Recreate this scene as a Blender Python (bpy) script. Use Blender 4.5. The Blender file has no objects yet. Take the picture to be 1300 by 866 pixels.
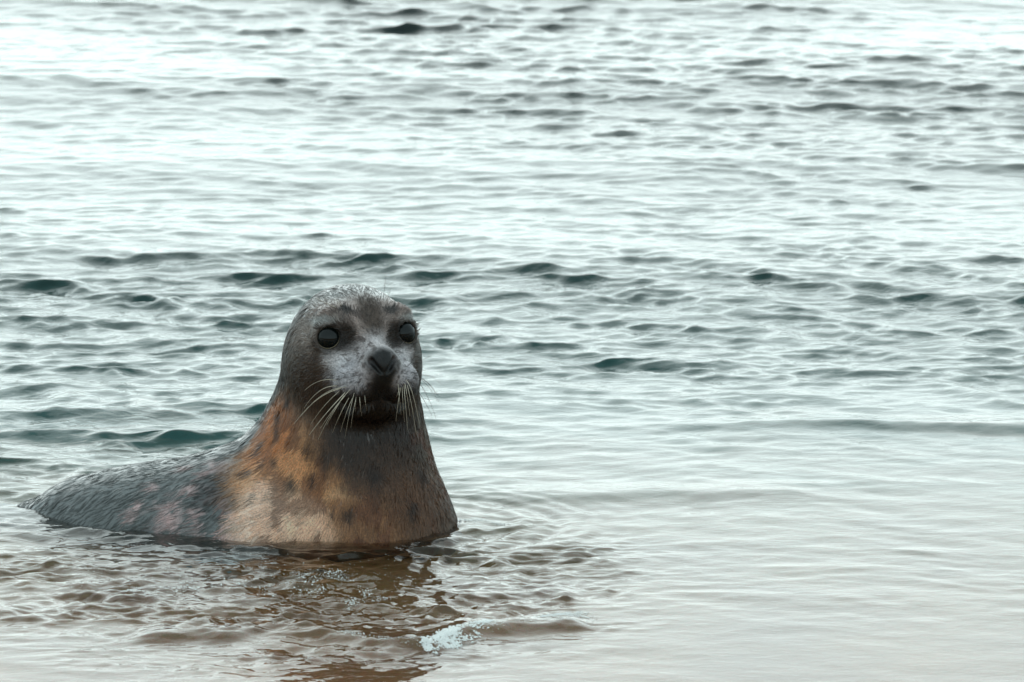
import bpy, math, random
import numpy as np
from mathutils import Vector, Matrix
R = math.radians
rng = np.random.default_rng(11)
random.seed(11)
scene = bpy.context.scene
col = scene.collection

# ------------------------------------------------------------------ camera
cam = bpy.data.objects.new('camera', bpy.data.cameras.new('camera'))
col.objects.link(cam)
cam.location = (0.0, -5.0, 1.944)
cam.rotation_euler = (R(90 - 9.0), 0, 0)
cam.data.lens = 200
cam.data.sensor_width = 36
cam.data.clip_start = 0.1
cam.data.clip_end = 8000
cam.data.dof.use_dof = True
cam.data.dof.focus_distance = 10.22
cam.data.dof.aperture_fstop = 16
scene.camera = cam

# ------------------------------------------------------------------ sky and sun (bright hazy overcast, light from over the sea)
SUN_EL, SUN_AZ = 29.0, -4.0          # azimuth measured from +Y (out to sea), negative to the west
world = bpy.data.worlds.new('World')
scene.world = world
world.use_nodes = True
nt = world.node_tree
nt.nodes.clear()
sky = nt.nodes.new('ShaderNodeTexSky')
sky.sky_type = 'NISHITA'
sky.sun_disc = False
sky.sun_elevation = R(SUN_EL)
sky.sun_rotation = R(SUN_AZ)
sky.air_density = 1.0
sky.dust_density = 3.5
sky.ozone_density = 1.5
hs = nt.nodes.new('ShaderNodeHueSaturation')
hs.inputs['Saturation'].default_value = 0.28
tint = nt.nodes.new('ShaderNodeMixRGB')
tint.blend_type = 'MULTIPLY'
tint.inputs['Fac'].default_value = 1.0
tint.inputs['Color2'].default_value = (0.775, 0.975, 1.0, 1)
bg = nt.nodes.new('ShaderNodeBackground')
bg.inputs['Strength'].default_value = 0.15
wo = nt.nodes.new('ShaderNodeOutputWorld')
# thin even cloud: the sky's brightness range is flattened
def vm(op, k):
    n = nt.nodes.new('ShaderNodeVectorMath'); n.operation = op
    n.inputs['Scale' if op == 'SCALE' else 1].default_value = k
    return n
s1 = vm('SCALE', 0.15); gm = nt.nodes.new('ShaderNodeGamma'); gm.inputs['Gamma'].default_value = 0.25; s2 = vm('SCALE', 1 / 0.15)
nt.links.new(sky.outputs['Color'], s1.inputs[0]); nt.links.new(s1.outputs['Vector'], gm.inputs['Color'])
nt.links.new(gm.outputs['Color'], s2.inputs[0]); nt.links.new(s2.outputs['Vector'], hs.inputs['Color'])
nt.links.new(hs.outputs['Color'], tint.inputs['Color1'])
nt.links.new(tint.outputs['Color'], bg.inputs['Color'])
nt.links.new(bg.outputs['Background'], wo.inputs['Surface'])

sun_data = bpy.data.lights.new('sun', 'SUN')
sun_data.energy = 0.5
sun_data.angle = R(60)
sun_data.color = (1.0, 0.97, 0.93)
sun = bpy.data.objects.new('sun', sun_data)
col.objects.link(sun)
sd = Vector((math.sin(R(SUN_AZ)) * math.cos(R(SUN_EL)), math.cos(R(SUN_AZ)) * math.cos(R(SUN_EL)), math.sin(R(SUN_EL))))
sun.rotation_euler = sd.to_track_quat('Z', 'Y').to_euler()
sun.location = (0, 0, 20)

vs = scene.view_settings
vs.view_transform = 'Standard'
vs.look = 'None'
vs.exposure = 0.12
vs.gamma = 1.0
vs.use_curve_mapping = False
scene.cycles.use_denoising = True
scene.cycles.max_bounces = 10
scene.cycles.transmission_bounces = 8
scene.cycles.sample_clamp_indirect = 6.0

# ------------------------------------------------------------------ helpers
def sstep(a, b, x):
    t = np.clip((x - a) / (b - a), 0, 1)
    return t * t * (3 - 2 * t)

_perm = np.random.default_rng(5).random(65536).astype(np.float32)
def vnoise(x, y, z):
    """trilinear value noise, 0..1"""
    xi = np.floor(x).astype(np.int64); yi = np.floor(y).astype(np.int64); zi = np.floor(z).astype(np.int64)
    fx = (x - xi); fy = (y - yi); fz = (z - zi)
    fx = fx * fx * (3 - 2 * fx); fy = fy * fy * (3 - 2 * fy); fz = fz * fz * (3 - 2 * fz)
    def h(i, j, k):
        return _perm[(i * 73856093 ^ j * 19349663 ^ k * 83492791) & 65535]
    a = h(xi, yi, zi) * (1 - fx) + h(xi + 1, yi, zi) * fx
    b = h(xi, yi + 1, zi) * (1 - fx) + h(xi + 1, yi + 1, zi) * fx
    c = h(xi, yi, zi + 1) * (1 - fx) + h(xi + 1, yi, zi + 1) * fx
    d = h(xi, yi + 1, zi + 1) * (1 - fx) + h(xi + 1, yi + 1, zi + 1) * fx
    return (a * (1 - fy) + b * fy) * (1 - fz) + (c * (1 - fy) + d * fy) * fz

def fbm(x, y, z, oct=4):
    s = 0; a = 0.5; n = 0
    for o in range(oct):
        s = s + a * vnoise(x * 2 ** o + 17 * o, y * 2 ** o + 5 * o, z * 2 ** o + 9 * o); n += a; a *= 0.5
    return s / n

def mesh_from(name, V, quads, mat, parent=None, smooth=True):
    V = np.ascontiguousarray(V, dtype=np.float32); Q = np.ascontiguousarray(quads, dtype=np.int32)
    me = bpy.data.meshes.new(name)
    me.vertices.add(len(V)); me.vertices.foreach_set('co', V.ravel())
    k = Q.shape[1]
    me.loops.add(Q.size); me.loops.foreach_set('vertex_index', Q.ravel())
    me.polygons.add(len(Q))
    me.polygons.foreach_set('loop_start', np.arange(0, Q.size, k, dtype=np.int32))
    me.polygons.foreach_set('loop_total', np.full(len(Q), k, dtype=np.int32))
    me.polygons.foreach_set('use_smooth', np.full(len(Q), smooth, dtype=bool))
    me.update(calc_edges=True)
    me.validate()
    if mat: me.materials.append(mat)
    o = bpy.data.objects.new(name, me)
    col.objects.link(o)
    if parent: o.parent = parent
    return o

def new_mat(name):
    m = bpy.data.materials.new(name); m.use_nodes = True
    t = m.node_tree
    p = t.nodes['Principled BSDF']
    return m, t, p, t.nodes['Material Output']

def grid_quads(nx, ny):
    i = np.arange(nx - 1)[None, :]; j = np.arange(ny - 1)[:, None]
    a = (j * nx + i).ravel()
    return np.stack([a, a + 1, a + nx + 1, a + nx], 1)

# ------------------------------------------------------------------ materials
def water_material():
    m, t, p, out = new_mat('sea_water')
    p.inputs['Base Color'].default_value = (1, 1, 1, 1)
    p.inputs['Roughness'].default_value = 0.015
    p.inputs['IOR'].default_value = 1.333
    p.inputs['Transmission Weight'].default_value = 1.0
    geo = t.nodes.new('ShaderNodeNewGeometry')
    mp = t.nodes.new('ShaderNodeMapping'); mp.inputs['Scale'].default_value = (1.0, 1.6, 1.0)
    t.links.new(geo.outputs['Position'], mp.inputs['Vector'])
    n1 = t.nodes.new('ShaderNodeTexNoise'); n1.inputs['Scale'].default_value = 34; n1.inputs['Detail'].default_value = 1.0; n1.inputs['Distortion'].default_value = 0.6
    t.links.new(mp.outputs['Vector'], n1.inputs['Vector'])
    at = t.nodes.new('ShaderNodeAttribute'); at.attribute_name = 'ripple'
    mu = t.nodes.new('ShaderNodeMath'); mu.operation = 'MULTIPLY'
    t.links.new(n1.outputs['Fac'], mu.inputs[0]); t.links.new(at.outputs['Fac'], mu.inputs[1])
    b = t.nodes.new('ShaderNodeBump'); b.inputs['Strength'].default_value = 1.0; b.inputs['Distance'].default_value = 0.0018
    t.links.new(mu.outputs[0], b.inputs['Height']); t.links.new(b.outputs['Normal'], p.inputs['Normal'])
    va = t.nodes.new('ShaderNodeVolumeAbsorption')
    va.inputs['Color'].default_value = (0.28, 0.70, 0.68, 1); va.inputs['Density'].default_value = 1.5
    t.links.new(va.outputs['Volume'], out.inputs['Volume'])
    return m

def sand_material():
    m, t, p, out = new_mat('wet_sand')
    geo = t.nodes.new('ShaderNodeNewGeometry')
    n1 = t.nodes.new('ShaderNodeTexNoise'); n1.inputs['Scale'].default_value = 3.5; n1.inputs['Detail'].default_value = 6
    n2 = t.nodes.new('ShaderNodeTexNoise'); n2.inputs['Scale'].default_value = 160; n2.inputs['Detail'].default_value = 3
    for n in (n1, n2): t.links.new(geo.outputs['Position'], n.inputs['Vector'])
    r = t.nodes.new('ShaderNodeValToRGB')
    r.color_ramp.elements[0].position = 0.32; r.color_ramp.elements[0].color = (0.20, 0.070, 0.018, 1)
    r.color_ramp.elements[1].position = 0.72; r.color_ramp.elements[1].color = (0.34, 0.145, 0.046, 1)
    t.links.new(n1.outputs['Fac'], r.inputs['Fac'])
    mx = t.nodes.new('ShaderNodeMixRGB'); mx.blend_type = 'OVERLAY'; mx.inputs['Fac'].default_value = 0.5
    t.links.new(r.outputs['Color'], mx.inputs['Color1']); t.links.new(n2.outputs['Color'], mx.inputs['Color2'])
    # further out, the teal light scattered in turbid water is painted into the bottom
    sx = t.nodes.new('ShaderNodeSeparateXYZ'); t.links.new(geo.outputs['Position'], sx.inputs[0])
    ad = t.nodes.new('ShaderNodeMath'); ad.operation = 'MULTIPLY_ADD'; ad.inputs[1].default_value = 2.2; t.links.new(n1.outputs['Fac'], ad.inputs[0]); t.links.new(sx.outputs['Y'], ad.inputs[2])
    wd = t.nodes.new('ShaderNodeMapRange'); wd.inputs['From Min'].default_value = 6.6; wd.inputs['From Max'].default_value = 8.0
    t.links.new(ad.outputs[0], wd.inputs['Value'])
    m3 = t.nodes.new('ShaderNodeMixRGB'); m3.inputs['Color2'].default_value = (0.075, 0.165, 0.155, 1)
    t.links.new(wd.outputs['Result'], m3.inputs['Fac']); t.links.new(mx.outputs['Color'], m3.inputs['Color1'])
    t.links.new(m3.outputs['Color'], p.inputs['Base Color'])
    p.inputs['Roughness'].default_value = 0.6
    b = t.nodes.new('ShaderNodeBump'); b.inputs['Distance'].default_value = 0.004; b.inputs['Strength'].default_value = 0.6
    t.links.new(n2.outputs['Fac'], b.inputs['Height']); t.links.new(b.outputs['Normal'], p.inputs['Normal'])
    return m

def fur_material(name, rough, bump):
    m, t, p, out = new_mat(name)
    at = t.nodes.new('ShaderNodeAttribute'); at.attribute_name = 'coat'
    geo = t.nodes.new('ShaderNodeNewGeometry')
    n2 = t.nodes.new('ShaderNodeTexNoise'); n2.inputs['Scale'].default_value = 320; n2.inputs['Detail'].default_value = 3
    t.links.new(geo.outputs['Position'], n2.inputs['Vector'])
    mr = t.nodes.new('ShaderNodeMapRange'); mr.inputs['From Min'].default_value = 0.3; mr.inputs['From Max'].default_value = 0.7
    mr.inputs['To Min'].default_value = 0.72; mr.inputs['To Max'].default_value = 1.25
    t.links.new(n2.outputs['Fac'], mr.inputs['Value'])
    mx = t.nodes.new('ShaderNodeVectorMath'); mx.operation = 'SCALE'
    t.links.new(at.outputs['Color'], mx.inputs[0]); t.links.new(mr.outputs['Result'], mx.inputs['Scale'])
    t.links.new(mx.outputs['Vector'], p.inputs['Base Color'])
    p.inputs['Roughness'].default_value = rough
    p.inputs['Specular IOR Level'].default_value = 0.5
    gl = t.nodes.new('ShaderNodeAttribute'); gl.attribute_name = 'gloss'; t.links.new(gl.outputs['Fac'], p.inputs['Coat Weight']); sp = t.nodes.new('ShaderNodeMath'); sp.operation = 'MULTIPLY_ADD'; sp.inputs[1].default_value = 0.45; sp.inputs[2].default_value = 0.15; t.links.new(gl.outputs['Fac'], sp.inputs[0]); t.links.new(sp.outputs[0], p.inputs['Specular IOR Level']); p.inputs['Coat Roughness'].default_value = 0.16; p.inputs['Sheen Weight'].default_value = 0.05; p.inputs['Sheen Roughness'].default_value = 0.13
    if bump == 0.0:      # single hairs let light through
        tr = t.nodes.new('ShaderNodeBsdfTranslucent'); ms = t.nodes.new('ShaderNodeMixShader'); ms.inputs['Fac'].default_value = 0.18
        ad = t.nodes.new('ShaderNodeVectorMath'); ad.operation = 'ADD'; ad.inputs[1].default_value = (0.22, 0.22, 0.21)
        t.links.new(mx.outputs['Vector'], ad.inputs[0]); t.links.new(ad.outputs['Vector'], tr.inputs['Color'])
        t.links.new(p.outputs['BSDF'], ms.inputs[1]); t.links.new(tr.outputs['BSDF'], ms.inputs[2]); t.links.new(ms.outputs['Shader'], out.inputs['Surface'])
    b = t.nodes.new('ShaderNodeBump'); b.inputs['Distance'].default_value = 0.0015; b.inputs['Strength'].default_value = bump
    t.links.new(n2.outputs['Fac'], b.inputs['Height']); t.links.new(b.outputs['Normal'], p.inputs['Normal'])
    return m

def plain(name, color, rough, spec=0.5, coat=0.0, noise=0.0):
    m, t, p, out = new_mat(name)
    p.inputs['Roughness'].default_value = rough
    p.inputs['Specular IOR Level'].default_value = spec
    p.inputs['Coat Weight'].default_value = coat
    geo = t.nodes.new('ShaderNodeNewGeometry')
    n = t.nodes.new('ShaderNodeTexNoise'); n.inputs['Scale'].default_value = 90
    t.links.new(geo.outputs['Position'], n.inputs['Vector'])
    r = t.nodes.new('ShaderNodeValToRGB')
    r.color_ramp.elements[0].color = tuple(c * (1 - noise) for c in color) + (1,)
    r.color_ramp.elements[1].color = tuple(min(1, c * (1 + noise)) for c in color) + (1,)
    t.links.new(n.outputs['Fac'], r.inputs['Fac']); t.links.new(r.outputs['Color'], p.inputs['Base Color'])
    return m

M_water = water_material()
M_sand = sand_material()
M_coat = fur_material('wet_coat', 0.42, 0.35)
M_fur = fur_material('wet_fur', 0.30, 0.0)
M_eye = plain('dark_eye', (0.004, 0.006, 0.0055), 0.03, 0.34, 0.0)
M_lid = plain('pale_eye_rim', (0.30, 0.23, 0.14), 0.3, 0.6, 0.5, 0.3)
M_whisk = plain('pale_whisker', (0.72, 0.62, 0.48), 0.3, 0.5, 0.0, 0.15)
M_whisk_dark = plain('dark_whisker', (0.05, 0.04, 0.035), 0.35)
M_foam = plain('sea_foam', (0.93, 0.91, 0.87), 0.2, 0.6, 0.5, 0.02)

# ------------------------------------------------------------------ seabed
def axis(segments):
    out = [segments[0][0]]
    for a, b, s0, s1 in segments:
        x = out[-1]; s = s0
        while x < b - 1e-6:
            if s1 > 20 * s0: s *= 1.35                       # far away: growing steps
            else: s = s0 + (s1 - s0) * (x - a) / (b - a)
            x = min(b, x + s)
            out.append(x)
    return np.array(out)

def bed_z(x, y):
    ys = [-3000, -60, -8, 2.4, 3.1, 3.9, 4.6, 5.2, 6.0, 7.5, 12, 30, 120, 6000]
    zs = [3.0, 3.0, 0.55, 0.05, 0.0, -0.03, -0.08, -0.15, -0.26, -0.48, -1.0, -2.2, -3.0, -3.2]
    z = np.interp(y, ys, zs)
    near = np.exp(-((y - 5) / 4) ** 2)
    z = z + near * 0.012 * (fbm(x * 3 + 50, y * 3, 0 * x, 3) - 0.5) * 2
    z = z + near * 0.003 * np.sin(y * 70 + 3 * np.sin(x * 5) + 2 * np.sin(x * 1.7 + y * 3))
    return z

by = axis([(-3000, -60, 900, 300), (-60, 2.4, 15, 0.8), (2.4, 7.5, 0.018, 0.03), (7.5, 20, 0.05, 0.6), (20, 5000, 1, 900)])
bxp = axis([(0, 1.5, 0.03, 0.03), (1.5, 5, 0.05, 0.3), (5, 3000, 0.3, 600)])
bx = np.concatenate([-bxp[:0:-1], bxp])
X, Y = np.meshgrid(bx, by)
seabed = mesh_from('seabed', np.stack([X, Y, bed_z(X, Y)], -1).reshape(-1, 3), grid_quads(len(bx), len(by)), M_sand)
seabed['kind'] = 'structure'

# ------------------------------------------------------------------ seal: one implicit body, polygonised
HC = np.array([-0.2835, 5.12, 0.331])
yaw, el, roll = R(18), R(6), R(0.8)
hf = np.array([math.sin(yaw) * math.cos(el), -math.cos(yaw) * math.cos(el), math.sin(el)])
hr = np.array([math.cos(yaw), math.sin(yaw), 0.0])
hu = np.cross(hr, hf); hu = -hu if hu[2] < 0 else hu
hr, hu = hr * math.cos(roll) + hu * math.sin(roll), hu * math.cos(roll) - hr * math.sin(roll)
def to_head(x, y, z):
    dx, dy, dz = x - HC[0], y - HC[1], z - HC[2]
    return (dx * hr[0] + dy * hr[1] + dz * hr[2], dx * hu[0] + dy * hu[1] + dz * hu[2], dx * hf[0] + dy * hf[1] + dz * hf[2])
def from_head(r, u, f):
    return HC + hr * r + hu * u + hf * f

def smin(a, b, k):
    h = np.clip(0.5 + 0.5 * (b - a) / k, 0, 1)
    return b * (1 - h) + a * h - k * h * (1 - h)
def smax(a, b, k): return -smin(-a, -b, k)
def ell(p, c, r):
    x, y, z = (p[0] - c[0]) / r[0], (p[1] - c[1]) / r[1], (p[2] - c[2]) / r[2]
    k0 = np.sqrt(x * x + y * y + z * z) + 1e-6
    k1 = np.sqrt((x / r[0]) ** 2 + (y / r[1]) ** 2 + (z / r[2]) ** 2) + 1e-6
    return k0 * (k0 - 1) / k1
def cone(p, a, b, ra, rb, sq=(1, 1, 1)):
    ab = [(b[i] - a[i]) / sq[i] for i in range(3)]
    q = [(p[i] - a[i]) / sq[i] for i in range(3)]
    l2 = sum(t * t for t in ab)
    h = np.clip((q[0] * ab[0] + q[1] * ab[1] + q[2] * ab[2]) / l2, 0, 1)
    return np.sqrt(sum((q[i] - ab[i] * h) ** 2 for i in range(3))) - (ra + (rb - ra) * h)

BODY = [  # spine of the trunk: x, y, z, radius
    (-1.24, 5.52, -0.21, 0.040), (-1.08, 5.45, -0.165, 0.055), (-0.95, 5.39, -0.122, 0.062), (-0.865, 5.335, -0.068, 0.074), (-0.785, 5.285, -0.052, 0.106),
    (-0.71, 5.25, -0.052, 0.132), (-0.62, 5.215, -0.050, 0.149), (-0.50, 5.18, -0.040, 0.158), (-0.42, 5.165, -0.035, 0.165), (-0.30, 5.165, -0.02, 0.175)]
NECK = [(-0.30, 5.165, -0.02, 0.178), (-0.302, 5.165, 0.09, 0.138), (-0.302, 5.165, 0.19, 0.117), (-0.292, 5.15, 0.28, 0.111)]

EYES = [(-0.067, 0.023, 0.074), (0.067, 0.023, 0.074)]
EYE_R = 0.0250
def sdf_body(x, y, z):
    p = (x, y, z)
    d = None
    for a, b in zip(BODY[:-1], BODY[1:]):
        c = cone(p, a[:3], b[:3], a[3], b[3])
        d = c if d is None else smin(d, c, 0.03)
    for a, b in zip(NECK[:-1], NECK[1:]):
        d = smin(d, cone(p, a[:3], b[:3], a[3], b[3]), 0.07)
    d = smin(d, cone(p, (-0.34, 5.17, 0.12), (-0.50, 5.18, 0.0), 0.096, 0.11), 0.07)
    # shoulder swell on both sides, chest
    d = smin(d, ell(p, (-0.40, 5.10, -0.03), (0.12, 0.10, 0.11)), 0.06)
    d = smin(d, ell(p, (-0.21, 5.17, -0.06), (0.10, 0.11, 0.13)), 0.06)
    # flippers under the water
    d = smin(d, cone(p, (-0.40, 5.04, -0.10), (-0.56, 4.97, -0.135), 0.05, 0.03, (1, 1, 0.5)), 0.03)
    d = smin(d, cone(p, (-0.30, 5.32, -0.10), (-0.42, 5.45, -0.15), 0.05, 0.03, (1, 1, 0.5)), 0.03)
    d = smin(d, cone(p, (-1.22, 5.51, -0.19), (-1.39, 5.50, -0.20), 0.035, 0.045, (1, 1, 0.4)), 0.03)
    d = smin(d, cone(p, (-1.22, 5.53, -0.19), (-1.35, 5.62, -0.20), 0.035, 0.045, (1, 1, 0.4)), 0.03)
    return d

def sdf_head(x, y, z, d):
    h = to_head(x, y, z)
    s = (np.abs(h[0]), h[1], h[2])
    d = smin(d, ell(h, (-0.002, 0.0, -0.01), (0.109, 0.112, 0.128)), 0.05)
    d = smin(d, ell(h, (-0.002, -0.035, 0.01), (0.106, 0.095, 0.105)), 0.04)          # cheeks
    d = smin(d, cone(h, (0, 0.000, 0.05), (0, -0.030, 0.145), 0.072, 0.036), 0.035)  # muzzle
    d = smin(d, ell(s, (0.038, -0.058, 0.126), (0.040, 0.036, 0.036)), 0.026)    # whisker pads
    d = smin(d, ell(h, (0, -0.092, 0.088), (0.052, 0.032, 0.050)), 0.03)        # lower jaw
    d = smin(d, ell(s, (0.050, 0.058, 0.075), (0.034, 0.018, 0.024)), 0.03)      # brow
    d = smin(d, ell(h, (-0.002, -0.021, 0.155), (0.033, 0.030, 0.023)), 0.020)        # nose
    # hollow in front of the eyes, sockets and lids
    d = smax(d, -ell(s, (0.045, 0.012, 0.128), (0.020, 0.022, 0.022)), 0.03)
    e = EYES[1]
    de = np.sqrt((s[0] - e[0]) ** 2 + (s[1] - e[1]) ** 2 + (s[2] - e[2]) ** 2)
    d = smin(d, de - (EYE_R + 0.0035), 0.014)
    # opening towards the front and a little to the side
    dirx, diry, dirz = 0.42, 0.10, 0.90
    t = (s[0] - e[0]) * dirx + (s[1] - e[1]) * diry + (s[2] - e[2]) * dirz
    ea = (s[0] - e[0]) * dirz - (s[2] - e[2]) * dirx; eb = s[1] - e[1] - diry * t
    rad = np.sqrt(((ea * 0.956 - eb * 0.292) / 1.10) ** 2 + ((eb * 0.956 + ea * 0.292) / 1.04) ** 2)     # almond opening, outer corner low
    open_ = np.maximum(rad - (0.0176 + np.maximum(t - 0.014, 0) * 0.5), -(t - 0.004))
    d = smax(d, -open_, 0.004)
    # nostrils, philtrum, mouth
    d = smax(d, -cone(s, (0.006, -0.037, 0.181), (0.021, -0.016, 0.174), 0.0036, 0.0060), 0.004)
    d = smax(d, -cone(h, (0, -0.050, 0.186), (0, -0.080, 0.166), 0.0035, 0.003), 0.006)
    m1 = cone(s, (0.0, -0.086, 0.156), (0.040, -0.098, 0.130), 0.003, 0.003)
    m2 = cone(s, (0.040, -0.098, 0.130), (0.078, -0.086, 0.085), 0.003, 0.002)
    d = smax(d, -np.minimum(m1, m2), 0.008)
    # ear holes
    d = smax(d, -ell(s, (0.105, 0.026, -0.002), (0.012, 0.009, 0.004)), 0.006)
    return d

def sdf(x, y, z):
    return sdf_head(x, y, z, sdf_body(x, y, z))

gx = np.concatenate([np.arange(-1.45, -0.47, 0.009), np.arange(-0.47, -0.10, 0.0030), np.arange(-0.10, 0.03, 0.006)]).astype(np.float32)
gy = np.concatenate([np.arange(4.86, 5.16, 0.0030), np.arange(5.16, 5.70, 0.007)]).astype(np.float32)
gz = np.concatenate([np.arange(-0.24, 0.17, 0.006), np.arange(0.17, 0.49, 0.0030)]).astype(np.float32)
GX, GY, GZ = gx[:, None, None], gy[None, :, None], gz[None, None, :]
D = sdf_body(GX, GY, GZ) + np.zeros((len(gx), len(gy), len(gz)), np.float32)
i0 = np.searchsorted(gx, -0.50); k0 = np.searchsorted(gz, 0.13)
D[i0:, :, k0:] = sdf_head(GX[i0:], GY, GZ[:, :, k0:], D[i0:, :, k0:])

def surface_nets(D, gx, gy, gz):
    S = D < 0
    c = np.zeros(tuple(n - 1 for n in D.shape), np.int8)
    for i in (0, 1):
        for j in (0, 1):
            for k in (0, 1):
                c += S[i:D.shape[0] - 1 + i, j:D.shape[1] - 1 + j, k:D.shape[2] - 1 + k]
    cells = np.argwhere((c > 0) & (c < 8))
    idx = -np.ones(c.shape, np.int32); idx[tuple(cells.T)] = np.arange(len(cells))
    acc = np.zeros((len(cells), 3)); cnt = np.zeros(len(cells))
    ax = [gx, gy, gz]
    corners = [(i, j, k) for i in (0, 1) for j in (0, 1) for k in (0, 1)]
    for a in corners:
        for b in corners:
            df = [b[q] - a[q] for q in range(3)]
            if sorted(df) != [0, 0, 1]: continue
            pa = [cells[:, q] + a[q] for q in range(3)]; pb = [cells[:, q] + b[q] for q in range(3)]
            va = D[tuple(pa)]; vb = D[tuple(pb)]
            m = (va < 0) != (vb < 0)
            t = np.where(m, va / np.where(m, va - vb, 1), 0)
            for q in range(3):
                acc[:, q] += np.where(m, ax[q][pa[q]] * (1 - t) + ax[q][pb[q]] * t, 0)
            cnt += m
    V = acc / cnt[:, None]
    quads = []
    for d0 in range(3):
        d1, d2 = (d0 + 1) % 3, (d0 + 2) % 3
        sl0 = [slice(1, -1)] * 3; sl1 = [slice(1, -1)] * 3
        sl0[d0] = slice(0, -1); sl1[d0] = slice(1, None)
        A = S[tuple(sl0)]; B = S[tuple(sl1)]
        e = np.argwhere(A != B); inside = A[tuple(e.T)]
        e = e + 1; e[:, d0] -= 1
        def cell(o1, o2):
            q = e.copy(); q[:, d1] -= o1; q[:, d2] -= o2
            return idx[tuple(q.T)]
        q = np.stack([cell(1, 1), cell(0, 1), cell(0, 0), cell(1, 0)], 1)
        q[~inside] = q[~inside][:, ::-1]
        quads.append(q)
    return V, np.concatenate(quads)

SV, SQ = surface_nets(D, gx, gy, gz)
del D
def grad(P, e=0.0008):
    x, y, z = P.T
    g = np.stack([sdf(x + e, y, z) - sdf(x - e, y, z), sdf(x, y + e, z) - sdf(x, y - e, z), sdf(x, y, z + e) - sdf(x, y, z - e)], 1) / (2 * e)
    return g
for it in range(2):
    g = grad(SV); d = sdf(*SV.T)
    SV = SV - np.clip(d / np.maximum((g ** 2).sum(1), 0.2), -0.004, 0.004)[:, None] * g * 0.8
SN = grad(SV); SN /= np.linalg.norm(SN, axis=1)[:, None] + 1e-9

# ---- coat pattern (fur colours, with sky light on the crown and throat shade painted in)
def surf_front(x, z):
    """the point of the near side of the seal at this x and height"""
    m = SN[:, 1] < 0.1
    q = SV[m]; dd = (q[:, 0] - x) ** 2 + (q[:, 2] - z) ** 2
    return q[np.argmin(dd)]

def L(r, g, b):
    f = lambda c: ((c / 255 + 0.055) / 1.055) ** 2.4 if c > 10 else c / 255 / 12.92
    return np.array([f(r), f(g), f(b)])

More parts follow.
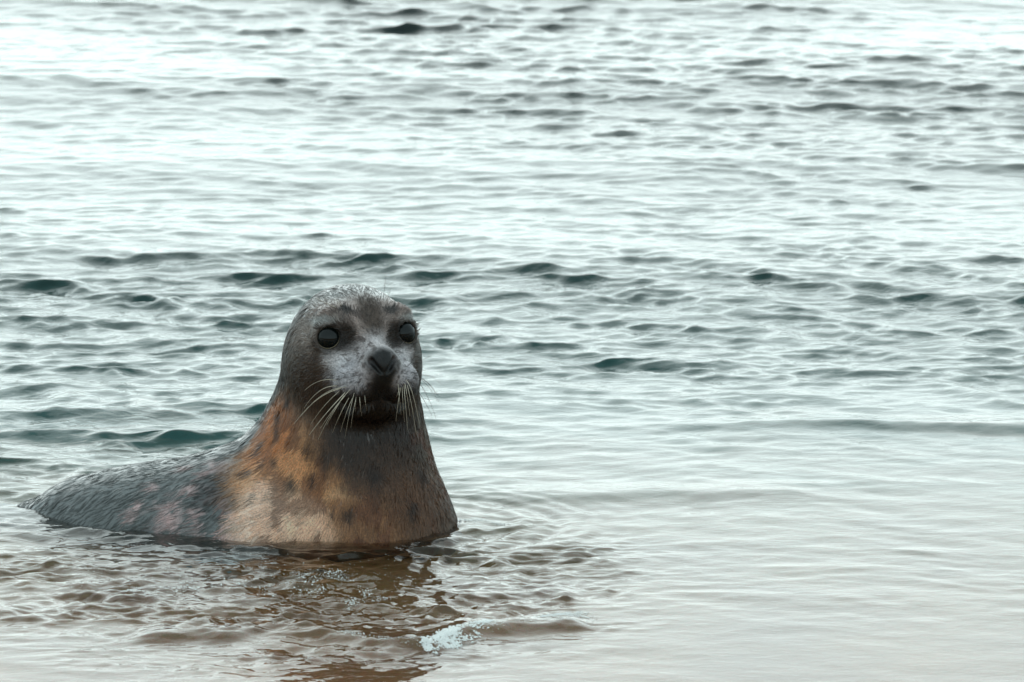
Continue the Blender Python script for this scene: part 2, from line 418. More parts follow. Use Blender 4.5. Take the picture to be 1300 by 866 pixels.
def coat(P):
    x, y, z = P.T
    n1 = fbm(x * 16, y * 16, z * 16, 4); n2 = fbm(x * 45 + 7, y * 45, z * 45, 3); n3 = fbm(x * 9 + 3, y * 9 + 8, z * 9, 3)
    wx = x + (n1 - 0.5) * 0.06; wy = y + (n2 - 0.5) * 0.03; wz = z + (n3 - 0.5) * 0.07
    C = np.tile(L(104, 84, 68), (len(P), 1))
    def mix(c, w):
        nonlocal C
        C = C * (1 - w[:, None]) + np.asarray(c)[None, :] * w[:, None]
    def blob(xz, rad, c, s=1.0, hard=0.35, warp=1.0):
        q = surf_front(*xz)
        a = wx * warp + x * (1 - warp); b = wy * warp + y * (1 - warp); cc = wz * warp + z * (1 - warp)
        d = np.sqrt(((a - q[0]) / rad[0]) ** 2 + ((b - q[1]) / rad[0]) ** 2 + ((cc - q[2]) / rad[1]) ** 2)
        mix(c, s * (1 - sstep(1 - hard, 1 + hard, d)))
    # dark slate back with brown neck
    mix(L(96, 99, 97), 1 - sstep(-0.47, -0.38, wx))
    mix(L(98, 84, 72), sstep(-0.44, -0.36, wx) * sstep(0.12, 0.2, wz))
    flk = sstep(0.44, 0.56, fbm(x * 50 + 9, y * 50, z * 50, 3))
    # dark shoulder, pale rosy blotches on the flank
    for xz, r in (((-0.5320, 0.1051), 0.024), ((-0.5774, 0.0650), 0.022), ((-0.5465, 0.0507), 0.028), ((-0.6270, 0.0306), 0.022), ((-0.6130, 0.0249), 0.018),
                  ((-0.5072, 0.0364), 0.030), ((-0.5798, 0.1080), 0.016), ((-0.6478, 0.0650), 0.014), ((-0.4933, 0.0148), 0.026), ((-0.6903, 0.0392), 0.012)):
        blob(xz, (r * 1.3, r * 1.0), L(204, 168, 164), 0.9 * flk, 0.7, 1.4)
    blob((-0.4670, 0.1365), (0.034, 0.060), L(36, 33, 31), 0.92, 0.5)
    blob((-0.5139, 0.0822), (0.046, 0.050), L(36, 34, 33), 0.88, 0.5)
    # chest: tawny and cream
    blob((-0.3912, 0.1080), (0.115, 0.115), L(232, 168, 116), 0.95, 0.35)
    blob((-0.4288, 0.1794), (0.055, 0.07), L(214, 136, 78), 0.9, 0.45)
    blob((-0.2534, 0.0793), (0.10, 0.09), L(166, 114, 74), 0.8, 0.45)
    blob((-0.3732, 0.0578), (0.055, 0.045), L(255, 212, 180), 0.95, 0.6, 1.3)
    blob((-0.4227, 0.0292), (0.065, 0.040), L(255, 214, 184), 0.95, 0.6, 1.3)
    blob((-0.4507, 0.0507), (0.040, 0.050), L(252, 214, 188), 0.9, 0.7, 1.3)
    blob((-0.3026, 0.1108), (0.020, 0.018), L(246, 194, 146), 0.8, 0.6)
    blob((-0.3376, 0.1365), (0.040, 0.030), L(226, 158, 102), 0.7, 0.6)
    blob((-0.1477, 0.1437), (0.045, 0.06), L(120, 88, 64), 0.7, 0.5)
    # mottling
    mott = sstep(0.50, 0.61, fbm(x * 44 + 40, y * 44, z * 28, 4)) * sstep(-0.5, -0.4, x) * (1 - sstep(0.2, 0.26, z))
    mix(L(112, 60, 34), mott * 0.62)
    # throat with shade under the head painted in, brown right side of the breast
    blob((-0.2502, 0.1965), (0.105, 0.085), L(52, 34, 24), 0.96, 0.35)
    blob((-0.2111, 0.1223), (0.075, 0.055), L(78, 54, 38), 0.85, 0.5)
    blob((-0.1549, 0.0650), (0.085, 0.06), L(112, 76, 52), 0.8, 0.5)
    # scattered dark spots
    for xz, r in (((-0.4187, 0.2108), 0.011), ((-0.4245, 0.1794), 0.012), ((-0.3913, 0.1051), 0.013), ((-0.3304, 0.1623), 0.010), ((-0.3518, 0.1223), 0.008),
                  ((-0.1660, 0.1151), 0.013), ((-0.2392, 0.1294), 0.012), ((-0.1831, 0.0578), 0.014), ((-0.4501, 0.1508), 0.012), ((-0.4362, 0.1223), 0.009),
                  ((-0.4295, 0.0650), 0.008), ((-0.3859, 0.2934), 0.010), ((-0.4003, 0.2436), 0.009), ((-0.4079, 0.1365), 0.008), ((-0.2845, 0.0650), 0.009),
                  ((-0.3585, 0.1723), 0.009), ((-0.4647, 0.0650), 0.010), ((-0.3098, 0.0650), 0.006), ((-0.4714, 0.1151), 0.014)):
        blob(xz, (r * 0.9, r * 1.5), L(44, 28, 20), 0.85, 0.7, 0.9)
    # ------- head
    h = to_head(x, y, z); r, u, f = h; s = np.abs(r)
    hw = sstep(-0.10, -0.05, u + 0.35 * f - 0.0) * sstep(-0.11, -0.06, u)
    nn = (n2 - 0.5); nm = (n1 - 0.5)
    def hmix(c, w): mix(c, np.clip(w, 0, 1) * (1 if True else hw))
    def hb(c0, rad, c, st=1.0, hard=0.35, sym=True, wob=0.02):
        a = (s if sym else r) + nn * wob; b = u + nm * wob; cc = f + nn * wob
        d = np.sqrt(((a - c0[0]) / rad[0]) ** 2 + ((b - c0[1]) / rad[1]) ** 2 + ((cc - c0[2]) / rad[2]) ** 2)
        hmix(c, st * (1 - sstep(1 - hard, 1 + hard, d)))
    hb((0, 0.085, 0.0), (0.13, 0.055, 0.13), L(150, 148, 146), 0.9, 0.4)          # silver crown, brightness from the sky painted in
    hb((0.085, 0.045, 0.05), (0.05, 0.05, 0.06), L(160, 142, 132), 0.75, 0.5)     # temples
    hb((0.0, 0.045, 0.095), (0.06, 0.06, 0.06), L(172, 152, 144), 0.85, 0.4)       # forehead
    hb((0.003, 0.065, 0.105), (0.020, 0.058, 0.06), L(72, 58, 48), 0.92, 0.5, False)  # dark stripe up the brow
    hb((0.075, 0.075, 0.07), (0.035, 0.014, 0.04), L(112, 82, 70), 0.7, 0.6)
    hb((0.085, -0.050, 0.05), (0.045, 0.055, 0.055), L(74, 56, 44), 0.95, 0.4)     # brown cheeks
    hb((0.0, 0.0, 0.135), (0.055, 0.030, 0.06), L(208, 198, 198), 0.88, 0.5)      # pale bridge
    hb((0.045, -0.040, 0.135), (0.045, 0.032, 0.05), L(198, 190, 192), 0.95, 0.45)  # pale pads
    hb((0.060, -0.012, 0.100), (0.022, 0.014, 0.03), L(214, 206, 206), 0.85, 0.5)
    spk = sstep(0.56, 0.66, fbm(x * 110 + 3, y * 110, z * 110, 3)) * sstep(0.22, 0.28, z)
    mix(L(76, 62, 56), spk * 0.7)
    # dark mask at the inner corner of each eye and brows
    hb((0.042, 0.026, 0.105), (0.017, 0.026, 0.030), L(44, 36, 30), 0.95, 0.45)
    hb((0.040, 0.068, 0.100), (0.015, 0.008, 0.035), L(42, 40, 38), 0.9, 0.5)
    hb((0.066, 0.024, 0.085), (0.031, 0.029, 0.03), L(30, 26, 23), 0.95, 0.4)
    hb((0.083, 0.052, 0.080), (0.030, 0.0065, 0.03), L(210, 210, 208), 0.6, 0.7, True, 0.012)   # pale upper rim
    # nose, nostrils and mouth
    hb((0, -0.022, 0.180), (0.031, 0.032, 0.034), L(24, 24, 24), 0.97, 0.4, True, 0.022)
    hb((0, -0.060, 0.170), (0.022, 0.034, 0.034), L(32, 30, 28), 0.92, 0.4)
    hb((0.038, -0.084, 0.140), (0.055, 0.022, 0.05), L(32, 28, 26), 0.93, 0.5)
    hb((0, -0.115, 0.10), (0.085, 0.036, 0.09), L(48, 38, 31), 0.95, 0.4)
    # dark whisker follicles in rows on the pads
    for row in range(5):
        for k in range(5):
            rr = 0.026 + 0.011 * k + 0.003 * (row % 2); uu = -0.038 - 0.010 * row - 0.002 * k
            d2 = (s - rr) ** 2 + (u - uu) ** 2
            hmix(L(46, 40, 38), 0.75 * np.exp(-d2 / (2 * 0.0019 ** 2)) * sstep(0.09, 0.12, f))
    # ear holes
    hb((0.105, 0.026, 0.0), (0.02, 0.011, 0.005), L(40, 34, 30), 0.9, 0.5, True, 0.004)
    C = 1.0 * C * (0.7 + 0.6 * fbm(x * 70, y * 70, z * 40, 3))[:, None]
    return np.clip(C, 0.002, 1)

def put_color(o, C, name='coat'):
    a = o.data.attributes.new(name, 'FLOAT_COLOR', 'POINT')
    a.data.foreach_set('color', np.concatenate([C, np.ones((len(C), 1))], 1).astype(np.float32).ravel())

seal = bpy.data.objects.new('seal', None)
col.objects.link(seal)
seal.location = (-0.42, 5.18, -0.16)
seal['label'] = 'grey seal with tawny mottled chest and raised whiskered head lying in shallow water'
seal['category'] = 'seal'
seal_o = np.array(seal.location)
def part(name, V, Q, mat, smooth=True):
    o = mesh_from(name, np.asarray(V) - seal_o, Q, mat, None, smooth)
    o.parent = seal
    return o

SC = coat(SV)
body = part('body', SV, SQ, M_coat)
put_color(body, SC)
def put_gloss(o, v):
    a = o.data.attributes.new('gloss', 'FLOAT', 'POINT'); a.data.foreach_set('value', np.ascontiguousarray(v, dtype=np.float32))
_r, _u, _f = to_head(*SV.T)
put_gloss(body, 0.9 - 0.75 * sstep(0.03, 0.08, _f) * sstep(0.2, 0.26, SV[:, 2]))

# ---- fur: short flat hairs following the lie of the coat
def flow(P):
    x, y, z = P.T
    r, u, f = to_head(x, y, z)
    wb = (1 - sstep(-0.45, -0.32, x)) * (1 - sstep(0.12, 0.25, z))
    wh = sstep(0.20, 0.32, z) * sstep(-0.02, 0.08, f + 0.3 * np.abs(u))
    down = np.stack([-0.25 * sstep(0.2, 0.05, z) - (x + 0.28) * -0.4, 0.15 * np.ones_like(x), -np.ones_like(x)], 1)
    back = np.stack([-np.ones_like(x), 0.08 * np.ones_like(x), -0.45 * np.ones_like(x)], 1)
    hd = (-hf[None, :] * 1.0 + hr[None, :] * (r * 5)[:, None] + hu[None, :] * (u * 6 - 0.1)[:, None])
    v = down * (1 - wb)[:, None] + back * wb[:, None]
    return v * (1 - wh)[:, None] + hd * wh[:, None]

tri = np.concatenate([SQ[:, [0, 1, 2]], SQ[:, [0, 2, 3]]])
A, B, Cc = SV[tri[:, 0]], SV[tri[:, 1]], SV[tri[:, 2]]
area = np.linalg.norm(np.cross(B - A, Cc - A), axis=1)
cen = (A + B + Cc) / 3
rr_, uu_, ff_ = to_head(*cen.T)
SNc = SN[tri[:, 0]]
wet = np.maximum((1 - sstep(-0.46, -0.38, cen[:, 0])) * 0.92, sstep(0.30, 0.70, SNc[:, 2]) * 0.80)
wet = np.maximum(wet, 0.45)     # slicked down, hardly a hair stands out
w = area * (cen[:, 2] > -0.03) * (1 - wet)
nose_d = np.sqrt((rr_ / 0.033) ** 2 + ((uu_ + 0.03) / 0.033) ** 2 + ((ff_ - 0.175) / 0.035) ** 2)
eye_d = np.sqrt((np.abs(rr_) - 0.071) ** 2 + (uu_ - 0.024) ** 2 + (ff_ - 0.09) ** 2)
w = w * (nose_d > 1.22) * (eye_d > 0.0240)
NH = 75000
ti = rng.choice(len(tri), NH, p=w / w.sum())
b1 = np.sqrt(rng.random(NH)); b2 = rng.random(NH)
wa, wb_, wc = 1 - b1, b1 * (1 - b2), b1 * b2
root = A[ti] * wa[:, None] + B[ti] * wb_[:, None] + Cc[ti] * wc[:, None]
nrm = SN[tri[ti, 0]] * wa[:, None] + SN[tri[ti, 1]] * wb_[:, None] + SN[tri[ti, 2]] * wc[:, None]
nrm /= np.linalg.norm(nrm, axis=1)[:, None]
fl = flow(root)
clump = np.stack([vnoise(root[:, 0] * 60 + k * 31, root[:, 1] * 60, root[:, 2] * 60) - 0.5 for k in range(3)], 1)
fl = fl / (np.linalg.norm(fl, axis=1)[:, None] + 1e-9) + clump * 0.9 + rng.normal(0, 0.12, (NH, 3))
tan = fl - nrm * (fl * nrm).sum(1)[:, None]
tan /= np.linalg.norm(tan, axis=1)[:, None] + 1e-9
side = np.cross(nrm, tan)
tw = rng.normal(0, 0.26, NH)
side = side * np.cos(tw)[:, None] + nrm * np.sin(tw)[:, None]     # hairs twist, so they glint to different sides
hr_, hu_, hf_ = to_head(*root.T)
onface = np.maximum(sstep(0.05, 0.12, hf_), 0.75 * sstep(-0.02, 0.05, hf_)) * sstep(0.22, 0.28, root[:, 2])
Lh = (0.018 + 0.009 * rng.random(NH)) * (1 - 0.62 * onface)
Wd = (0.0008 + 0.0005 * rng.random(NH)) * (1 - 0.25 * onface)
lift = (0.03 + 0.06 * rng.random(NH))
p0 = root - nrm * 0.0006
p1 = root + tan * (Lh * 0.55)[:, None] + nrm * (Lh * lift * 0.55)[:, None]
p2 = root + tan * Lh[:, None] + nrm * (Lh * lift * 0.5)[:, None]
for p in (p1, p2):       # keep the hairs above the skin
    d = sdf(*p.T)
    p += nrm * np.maximum(0.0005 - d, 0)[:, None]
FV = np.stack([p0 - side * Wd[:, None], p0 + side * Wd[:, None], p1 + side * Wd[:, None] * 0.8, p1 - side * Wd[:, None] * 0.8, p2], 1)
FC = coat(root) * (0.78 + 0.44 * rng.random(NH))[:, None]
base = np.arange(NH)[:, None] * 5
FT = np.concatenate([base + np.array([[0, 1, 2]]), base + np.array([[0, 2, 3]]), base + np.array([[3, 2, 4]])])
fur = part('fur', FV.reshape(-1, 3), FT, M_fur)
put_color(fur, np.repeat(FC, 5, axis=0))
put_gloss(fur, np.repeat(0.6 - 0.35 * sstep(-0.45, -0.35, root[:, 0]) - 0.1 * onface, 5))
fur['kind'] = 'stuff'

# ---- eyes
def uv_sphere(nu=32, nv=20):
    V = [(math.sin(math.pi * j / nv) * math.cos(2 * math.pi * i / nu), math.sin(math.pi * j / nv) * math.sin(2 * math.pi * i / nu), math.cos(math.pi * j / nv)) for j in range(nv + 1) for i in range(nu)]
    Q = [(j * nu + i, j * nu + (i + 1) % nu, (j + 1) * nu + (i + 1) % nu, (j + 1) * nu + i) for j in range(nv) for i in range(nu)]
    return np.array(V), np.array(Q)
US, UQ = uv_sphere()
def frame(d):
    d = d / np.linalg.norm(d); a = np.cross(d, [0, 0, 1.0]); a /= np.linalg.norm(a); b = np.cross(a, d)
    return a, b, d
for e in EYES:
    c = from_head(*e)
    sgn = 1 if e[0] > 0 else -1
    dirv = hr * 0.42 * sgn + hu * 0.10 + hf * 0.90
    a, b, d = frame(dirv)
    eye = part('eye', c + (US * EYE_R) , UQ[:, ::-1], M_eye)
    # thin pale rim of skin round the opening, thicker below
    n = 48; m = 8
    V = []; Q = []
    oa = a if sgn < 0 else -a
    ma = (oa * 0.956 - b * 0.292) * 1.10; mi = (b * 0.956 + oa * 0.292) * 1.04
    for i in range(n):
        t = 2 * math.pi * i / n
        rv = (ma * math.cos(t) + mi * math.sin(t)) * 0.0183; off = math.sqrt(EYE_R ** 2 - (rv ** 2).sum()) + 0.0007
        cc = c + rv + d * off
        th = 0.00006 + 0.00065 * max(0, -math.sin(t) - 0.25) ** 0.7
        for k in range(m):
            q = 2 * math.pi * k / m
            V.append(cc + (a * math.cos(t) + b * math.sin(t)) * math.cos(q) * th + d * math.sin(q) * th)
            Q.append((i * m + k, ((i + 1) % n) * m + k, ((i + 1) % n) * m + (k + 1) % m, i * m + (k + 1) % m))
    rim = part('eye_rim', V, Q, M_lid)
    rim.parent = eye

# ---- whiskers
def tube(pts, r0, r1, m=6):
    pts = np.array(pts); n = len(pts); V = []; Q = []
    for i in range(n):
        d = pts[min(i + 1, n - 1)] - pts[max(i - 1, 0)]
        a, b, _ = frame(d + 1e-9)
        rad = r0 + (r1 - r0) * (i / (n - 1))
        for k in range(m):
            q = 2 * math.pi * k / m
            V.append(pts[i] + (a * math.cos(q) + b * math.sin(q)) * rad)
    for i in range(n - 1):
        for k in range(m):
            Q.append((i * m + k, i * m + (k + 1) % m, (i + 1) * m + (k + 1) % m, (i + 1) * m + k))
    return V, Q
def whisker(a, b, dy, sag, rad, mat):
    p = surf_front(*a)
    q = np.array([b[0], p[1] + dy, b[1]])
    pts = []
    for i in range(11):
        t = i / 10
        w_ = p * (1 - t) + q * t
        w_ = w_ + np.array([0, 0, sag]) * (4 * t * (1 - t)) + np.array([0, -0.022, 0]) * (4 * t * (1 - t))
        pts.append(w_)
    pts[0] = p + np.array([0, 0.004, 0])
    part('whisker', *tube(pts, rad * 0.8, rad * 0.3), mat)
W = [  # root, tip, backward reach, bow, thickness
    ((-0.3123, 0.2938), (-0.3685, 0.2740), 0.02, 0.012, 0.0007), ((-0.3082, 0.2867), (-0.3700, 0.2441), 0.01, 0.016, 0.0008),
    ((-0.3026, 0.2811), (-0.3870, 0.2171), 0.01, 0.016, 0.0009), ((-0.2939, 0.2771), (-0.3601, 0.1989), 0.0, 0.006, 0.0010),
    ((-0.2981, 0.2714), (-0.3292, 0.2160), 0.0, 0.004, 0.0008), ((-0.3065, 0.2756), (-0.3586, 0.2131), 0.02, 0.008, 0.0006),
    ((-0.2884, 0.2671), (-0.3195, 0.1989), 0.02, 0.006, 0.0007), ((-0.2828, 0.2657), (-0.3055, 0.2003), 0.02, 0.006, 0.0006),
    ((-0.2769, 0.2660), (-0.2869, 0.2078), 0.02, 0.004, 0.0006), ((-0.2713, 0.2674), (-0.2673, 0.2291), 0.02, 0.003, 0.0007),
    ((-0.2755, 0.2688), (-0.2784, 0.2376), 0.02, 0.002, 0.0005), ((-0.2939, 0.2700), (-0.3405, 0.2089), 0.01, 0.006, 0.0007),
    ((-0.1939, 0.2863), (-0.1858, 0.2027), 0.01, 0.010, 0.0008), ((-0.1870, 0.2849), (-0.1705, 0.1900), 0.02, 0.014, 0.0008),
    ((-0.1911, 0.2891), (-0.1816, 0.2268), 0.01, 0.010, 0.0008), ((-0.1981, 0.2835), (-0.2067, 0.2183), 0.01, 0.004, 0.0007),
    ((-0.1953, 0.2835), (-0.1914, 0.2169), 0.01, 0.006, 0.0006), ((-0.2009, 0.2807), (-0.2066, 0.2608), 0.01, 0.001, 0.0005)]
W += [
    ((-0.2841, 0.2813), (-0.3448, 0.1904), 0.0, 0.012, 0.0006), ((-0.2911, 0.2856), (-0.3754, 0.2316), 0.0, 0.018, 0.0006),
    ((-0.2782, 0.2759), (-0.2968, 0.1921), 0.0, 0.006, 0.0005), ((-0.2629, 0.2702), (-0.2574, 0.2404), 0.01, 0.002, 0.0005),
    ((-0.2023, 0.2891), (-0.1969, 0.2325), 0.0, 0.006, 0.0006), ((-0.1883, 0.2948), (-0.1634, 0.2070), 0.0, 0.022, 0.0007)]
for a_, b_, dy, sag, rad in W:
    whisker(a_, b_, dy, sag, rad, M_whisk)
WD = [
    ((-0.2941, 0.3066), (-0.3192, 0.3208), 0.0, 0.003, 0.0005), ((-0.3053, 0.3009), (-0.3585, 0.2981), 0.02, 0.008, 0.0005),
    ((-0.1816, 0.2875), (-0.1426, 0.2223), 0.03, 0.012, 0.0007), ((-0.1788, 0.2889), (-0.1342, 0.2464), 0.03, 0.014, 0.0007),
    ((-0.1788, 0.2917), (-0.1314, 0.2365), 0.03, 0.012, 0.0007), ((-0.1774, 0.2931), (-0.1300, 0.2549), 0.04, 0.016, 0.0007),
    ((-0.1759, 0.2974), (-0.1369, 0.2889), 0.04, 0.008, 0.0005), ((-0.1759, 0.3030), (-0.1480, 0.3045), 0.04, 0.004, 0.0005),
    ((-0.1759, 0.3101), (-0.1452, 0.3186), 0.04, 0.002, 0.0005), ((-0.1857, 0.3158), (-0.1717, 0.3285), 0.02, 0.002, 0.0005),
    ((-0.1802, 0.2861), (-0.1370, 0.2095), 0.02, 0.020, 0.0006), ((-0.1830, 0.2846), (-0.1538, 0.2053), 0.02, 0.018, 0.0006),
    ((-0.1774, 0.2946), (-0.1257, 0.2761), 0.05, 0.014, 0.0005),
    ((-0.2301, 0.4238), (-0.2243, 0.4791), 0.0, 0.002, 0.0005), ((-0.2245, 0.4223), (-0.2146, 0.4521), 0.0, 0.002, 0.0004),
    ((-0.2343, 0.4238), (-0.2357, 0.4436), 0.0, 0.002, 0.0004)]
for a_, b_, dy, sag, rad in WD:
    whisker(a_, b_, dy, sag, rad, M_whisk_dark)
for a_, b_ in (((-0.3130, 0.4152), (-0.3507, 0.4351)), ((-0.3031, 0.4181), (-0.3171, 0.4337))):
    whisker(a_, b_, 0.0, 0.003, 0.0006, M_whisk)

# ------------------------------------------------------------------ the sea
wy = axis([(2.4, 3.4, 0.05, 0.012), (3.4, 3.7, 0.01, 0.005), (3.7, 5.6, 0.0048, 0.0048), (5.6, 17, 0.0048, 0.023), (17, 5000, 0.03, 700)])
wxp = axis([(0, 1.05, 0.0065, 0.0065), (1.05, 2.1, 0.0065, 0.012), (2.1, 3.3, 0.014, 0.05), (3.3, 3000, 0.06, 500)])
wx = np.concatenate([-wxp[:0:-1], wxp])
X, Y = np.meshgrid(wx.astype(np.float32), wy.astype(np.float32))
fade = (1 - sstep(22, 60, Y)) * (1 - sstep(4, 10, np.abs(X)))
Z0 = np.zeros_like(X)
# where the surface is ruffled and where it lies calm
patch = fbm(X * 0.55 + 20, Y * 0.42, Z0, 3)
patch2 = fbm(X * 1.4 + 70, Y * 1.0 + 3, Z0, 3)
ruff = 0.58 + 0.70 * sstep(0.36, 0.62, patch) * (0.4 + 1.2 * patch2)
band = np.exp(-((Y - 7.75 + 0.25 * X) / 0.85) ** 2) + 0.6 * np.exp(-((Y - 11.4) / 0.9) ** 2) + 0.4 * np.exp(-((Y - 9.6 - 0.3 * X) / 0.4) ** 2)
ruff = ruff * (1 + 0.18 * sstep(9.5, 12, Y)) + 0.22 * band + 0.55 * np.exp(-(((X + 0.70) / 0.75) ** 2 + ((Y - 8.2) / 0.7) ** 2)) + 0.3 * np.exp(-(((X + 0.95) / 0.35) ** 2 + ((Y - 6.4) / 0.7) ** 2))
calm = sstep(-0.35, 0.25, X + (Y - 5.2) * 0.15) * (1 - sstep(6.0, 7.0, Y))
ruff = ruff * (1 - 0.70 * calm)
front = 1 - sstep(4.05, 4.60, Y + 0.1 * np.sin(X * 4))
ruff = ruff * (1 - 0.72 * front)
ruff = ruff * (1 - 0.35 * (1 - sstep(-0.45, -0.1, X)) * (1 - sstep(4.9, 5.4, Y)))
Hh = np.zeros_like(X); DX = np.zeros_like(X); DY = np.zeros_like(X)
wr = np.random.default_rng(3)
NW = 150
WA = 0.10 * fbm(X * 2.2 + 5, Y * 1.8, Z0, 2); WB = 0.16 * fbm(X * 2.2 + 45, Y * 1.8 + 9, Z0, 2)
lams = np.sort(0.032 * (1.3 / 0.032) ** ((np.arange(NW) + wr.random(NW)) / NW))[::-1]
gain = ruff
done = False
for lam in lams:
    if lam < 0.30 and not done:          # short waves gather on the near faces of the long ones
        done = True
        dh = np.gradient(Hh, wy.astype(np.float32), axis=0)
        gain = ruff * (0.50 + 1.05 * sstep(-0.045, 0.085, dh))
    k = 2 * math.pi / lam
    th = -math.pi / 2 + wr.normal(0, 0.55 if lam > 0.16 else 0.85) - 0.34
    slope = 0.0228 * math.exp(-(math.log(lam / 0.095) / (1.18 if lam > 0.095 else 1.15)) ** 2)
    a = slope / k
    ph = k * math.cos(th) * (X + WA) + k * math.sin(th) * (Y + WB) + wr.random() * 6.283
    s_, c_ = np.sin(ph), np.cos(ph)
    g_ = gain if lam < 0.5 else gain * (0.35 + 0.65 * sstep(5.6, 7.2, Y))
    g_ = g_ * a * (1 - sstep(lam * 150, lam * 330, Y))
    Hh += g_ * c_
    DX -= 0.9 * g_ * math.cos(th) * s_
    DY -= 0.9 * g_ * math.sin(th) * s_
# low swells running in
def ridge(y0, sl, wid, amp, x0, xw, skew=0.6):
    global Hh
    t = (Y - (y0 + sl * X + 0.06 * np.sin(X * 2.3 + y0)))
    wd = np.where(t < 0, wid * skew, wid)
    Hh = Hh + amp * np.exp(-(t / wd) ** 2) * np.exp(-((X - x0) / xw) ** 4)
ridge(8.35, -0.22, 0.85, 0.030, 0.3, 3.5)
ridge(12.2, -0.05, 1.0, 0.040, 0.0, 5.0)
ridge(10.3, 0.1, 0.7, 0.022, -0.4, 4.0)
ridge(15.2, 0.0, 1.0, 0.035, 0.0, 6.0)
ridge(6.2, -0.10, 0.09, 0.013, 0.85, 0.45)
ridge(6.45, 0.10, 0.22, 0.012, -0.9, 0.9)
ridge(5.45, 0.0, 0.10, 0.008, 0.25, 0.35)
# broken water round the seal
tm = 1.0 * np.exp(-(((X + 0.36) / 0.50) ** 2 + ((Y - 4.45) / 0.50) ** 2) ** 1.8) + 0.6 * np.exp(-(((X - 0.0) / 0.20) ** 2 + ((Y - 4.80) / 0.40) ** 2) ** 1.5) \
    + 0.5 * np.exp(-(((X + 0.80) / 0.28) ** 2 + ((Y - 4.75) / 0.40) ** 2) ** 1.5)
tm = tm * (0.45 + 1.1 * sstep(0.35, 0.65, fbm(X * 6 + 11, Y * 9, Z0, 3)))
T = np.zeros_like(X)
wv1, wv2 = fbm(X * 5, Y * 5, Z0, 2), fbm(X * 5 + 40, Y * 5 + 9, Z0, 2)
for i in range(56):
    lam = 0.018 * (0.13 / 0.018) ** (i / 56)
    k = 2 * math.pi / lam; th = wr.normal(-math.pi / 2, 0.7)
    T += 0.064 * min(1.0, (0.05 / lam) ** 0.5) / k * np.cos(k * (math.cos(th) * (X + 0.10 * wv1) + math.sin(th) * (Y + 0.10 * wv2)) + wr.random() * 6.283)
Hh += T * np.clip(tm, 0, 1.2)
# rings spreading from the chest
rd = np.sqrt(((X + 0.28) / 1.0) ** 2 + ((Y - 5.14) / 0.85) ** 2)
ring = np.sin(rd * 150) * 0.0011 + np.sin(rd * 62 + 1) * 0.0022
Hh += ring * np.exp(-((rd - 0.34) / 0.12) ** 2) * (0.5 + 0.7 * sstep(-0.5, 0.2, X))
# the last little wave of wash in front
def wash(xs, ys, amp, wid):
    global Hh
    yy = np.interp(X, xs, ys); en = sstep(xs[0], xs[0] + 0.08, X) * (1 - sstep(xs[-1] - 0.05, xs[-1], X))
    t = Y - yy - 0.012 * np.sin(X * 31) - 0.006 * np.sin(X * 73 + 1)
    prof = np.where(t < 0, np.exp(-(t / 0.03) ** 2), np.exp(-(t / wid) ** 2))
    Hh = Hh + amp * en * prof
WASH = [(-0.6449, 4.1241), (-0.4152, 4.1801), (-0.2843, 4.1427), (-0.1537, 4.0566), (-0.0521, 4.2178), (0.0520, 4.2052), (0.1399, 4.2494)]
wash([p[0] for p in WASH], [p[1] for p in WASH], 0.014, 0.09)
Hh *= fade; DX *= fade; DY *= fade
VX, VY = X + DX, Y + DY
V = np.stack([VX, VY, Hh], -1).reshape(-1, 3)
nx, ny = len(wx), len(wy)
Q = grid_quads(nx, ny)
# close the body of water below the seabed
loop = np.concatenate([np.arange(nx), np.arange(1, ny) * nx + nx - 1, (ny - 1) * nx + np.arange(nx - 2, -1, -1), np.arange(ny - 2, 0, -1) * nx])
low = V[loop].copy(); low[:, 2] = -6.0
n0 = len(V); m_ = len(loop)
V = np.concatenate([V, low])
ii = np.arange(m_); jj = (ii + 1) % m_
sides = np.stack([loop[jj], loop[ii], n0 + ii, n0 + jj], 1)
water = mesh_from('water', V, np.concatenate([Q, sides]), M_water)
rip = np.concatenate([np.clip(0.25 + 0.5 * ruff + 0.6 * tm, 0, 1.6).astype(np.float32).ravel(), np.zeros(len(V) - n0, np.float32)])
at_ = water.data.attributes.new('ripple', 'FLOAT', 'POINT'); at_.data.foreach_set('value', rip)
water['kind'] = 'structure'

# ------------------------------------------------------------------ foam on the last wash of water
def height(px, py):
    i = np.clip(np.searchsorted(wx, px) - 1, 0, nx - 2); j = np.clip(np.searchsorted(wy, py) - 1, 0, ny - 2)
    fx = (px - wx[i]) / (wx[i + 1] - wx[i]); fy = (py - wy[j]) / (wy[j + 1] - wy[j])
    return (Hh[j, i] * (1 - fx) + Hh[j, i + 1] * fx) * (1 - fy) + (Hh[j + 1, i] * (1 - fx) + Hh[j + 1, i + 1] * fx) * fy
FO = []
def foam_line(pts, width, n, rmin, rmax, gap=0.45):
    pts = np.array(pts)
    seg = np.linalg.norm(np.diff(pts, axis=0), axis=1); cum = np.concatenate([[0], np.cumsum(seg)])
    t = rng.random(n) * cum[-1]
    x = np.interp(t, cum, pts[:, 0]); y = np.interp(t, cum, pts[:, 1])
    e = np.sin(np.pi * t / cum[-1]) ** 0.5
    x = x + rng.normal(0, 0.006, n); y = y + (rng.normal(0, 1, n) * width * e)
    keep = fbm(x * 40, y * 40, x * 0, 3) + rng.normal(0, 0.10, n) > gap + 0.06
    x, y = x[keep], y[keep]
    r = rmin + (rmax - rmin) * rng.random(len(x)) ** 3
    FO.append(np.stack([x, y, height(x, y) + 0.0004, r], 1))
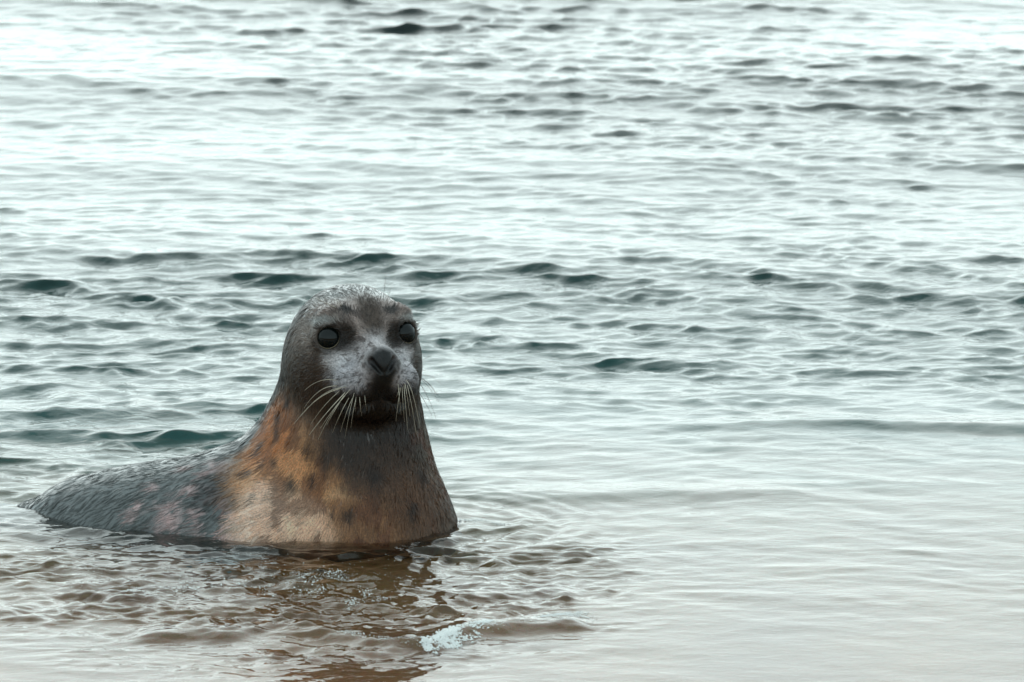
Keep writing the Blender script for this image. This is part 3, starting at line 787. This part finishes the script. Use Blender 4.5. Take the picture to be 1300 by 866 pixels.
foam_line([(-0.1409, 4.0566), (-0.0968, 4.1303), (-0.0417, 4.2241)], 0.024, 6500, 0.0006, 0.0030, 0.42)
foam_line([(0.0525, 4.2940), (0.0989, 4.3326), (0.1343, 4.3197)], 0.030, 1400, 0.0005, 0.0016, 0.44)
foam_line([(-0.3675, 4.6460), (-0.3146, 4.6944), (-0.2717, 4.6254)], 0.022, 600, 0.0005, 0.0016, 0.46)
foam_line([(-0.2791, 4.4107), (-0.2422, 4.5303), (-0.2141, 4.4768)], 0.026, 600, 0.0005, 0.0016, 0.46)
foam_line([(-0.6727, 4.5303), (-0.4741, 4.5980), (-0.3099, 4.5438)], 0.035, 900, 0.0006, 0.0020, 0.52)
foam_line([(-0.1004, 5.1753), (-0.0429, 5.1600), (0.0000, 5.1296)], 0.012, 350, 0.0006, 0.0018, 0.50)
foam_line([(-0.8031, 4.6460), (-0.5426, 4.6117), (-0.2298, 4.5776), (-0.0137, 4.6805)], 0.16, 2200, 0.0004, 0.0011, 0.46)
foam_line([(-0.2843, 4.1427), (-0.1667, 4.0688), (-0.0130, 4.2178), (0.1439, 4.2557)], 0.010, 1100, 0.0005, 0.0013, 0.46)
FO = np.concatenate(FO)
HB = np.array([[math.cos(a), math.sin(a), 0] for a in np.arange(6) * math.pi / 3] + [[0.6 * math.cos(a + 0.5), 0.6 * math.sin(a + 0.5), 0.75] for a in np.arange(6) * math.pi / 3] + [[0, 0, 1]])
HT = np.array([[i, (i + 1) % 6, 6 + i] for i in range(6)] + [[(i + 1) % 6, 6 + (i + 1) % 6, 6 + i] for i in range(6)] + [[6 + i, 6 + (i + 1) % 6, 12] for i in range(6)])
BV = (FO[:, None, :3] + HB[None] * FO[:, 3][:, None, None]).reshape(-1, 3)
BT = (np.arange(len(FO))[:, None, None] * 13 + HT[None]).reshape(-1, 3)
foam = mesh_from('foam', BV, BT, M_foam)
foam['kind'] = 'stuff'
foam['label'] = 'white bubbly foam along the edge of the wash in front of the seal'
foam['category'] = 'foam'
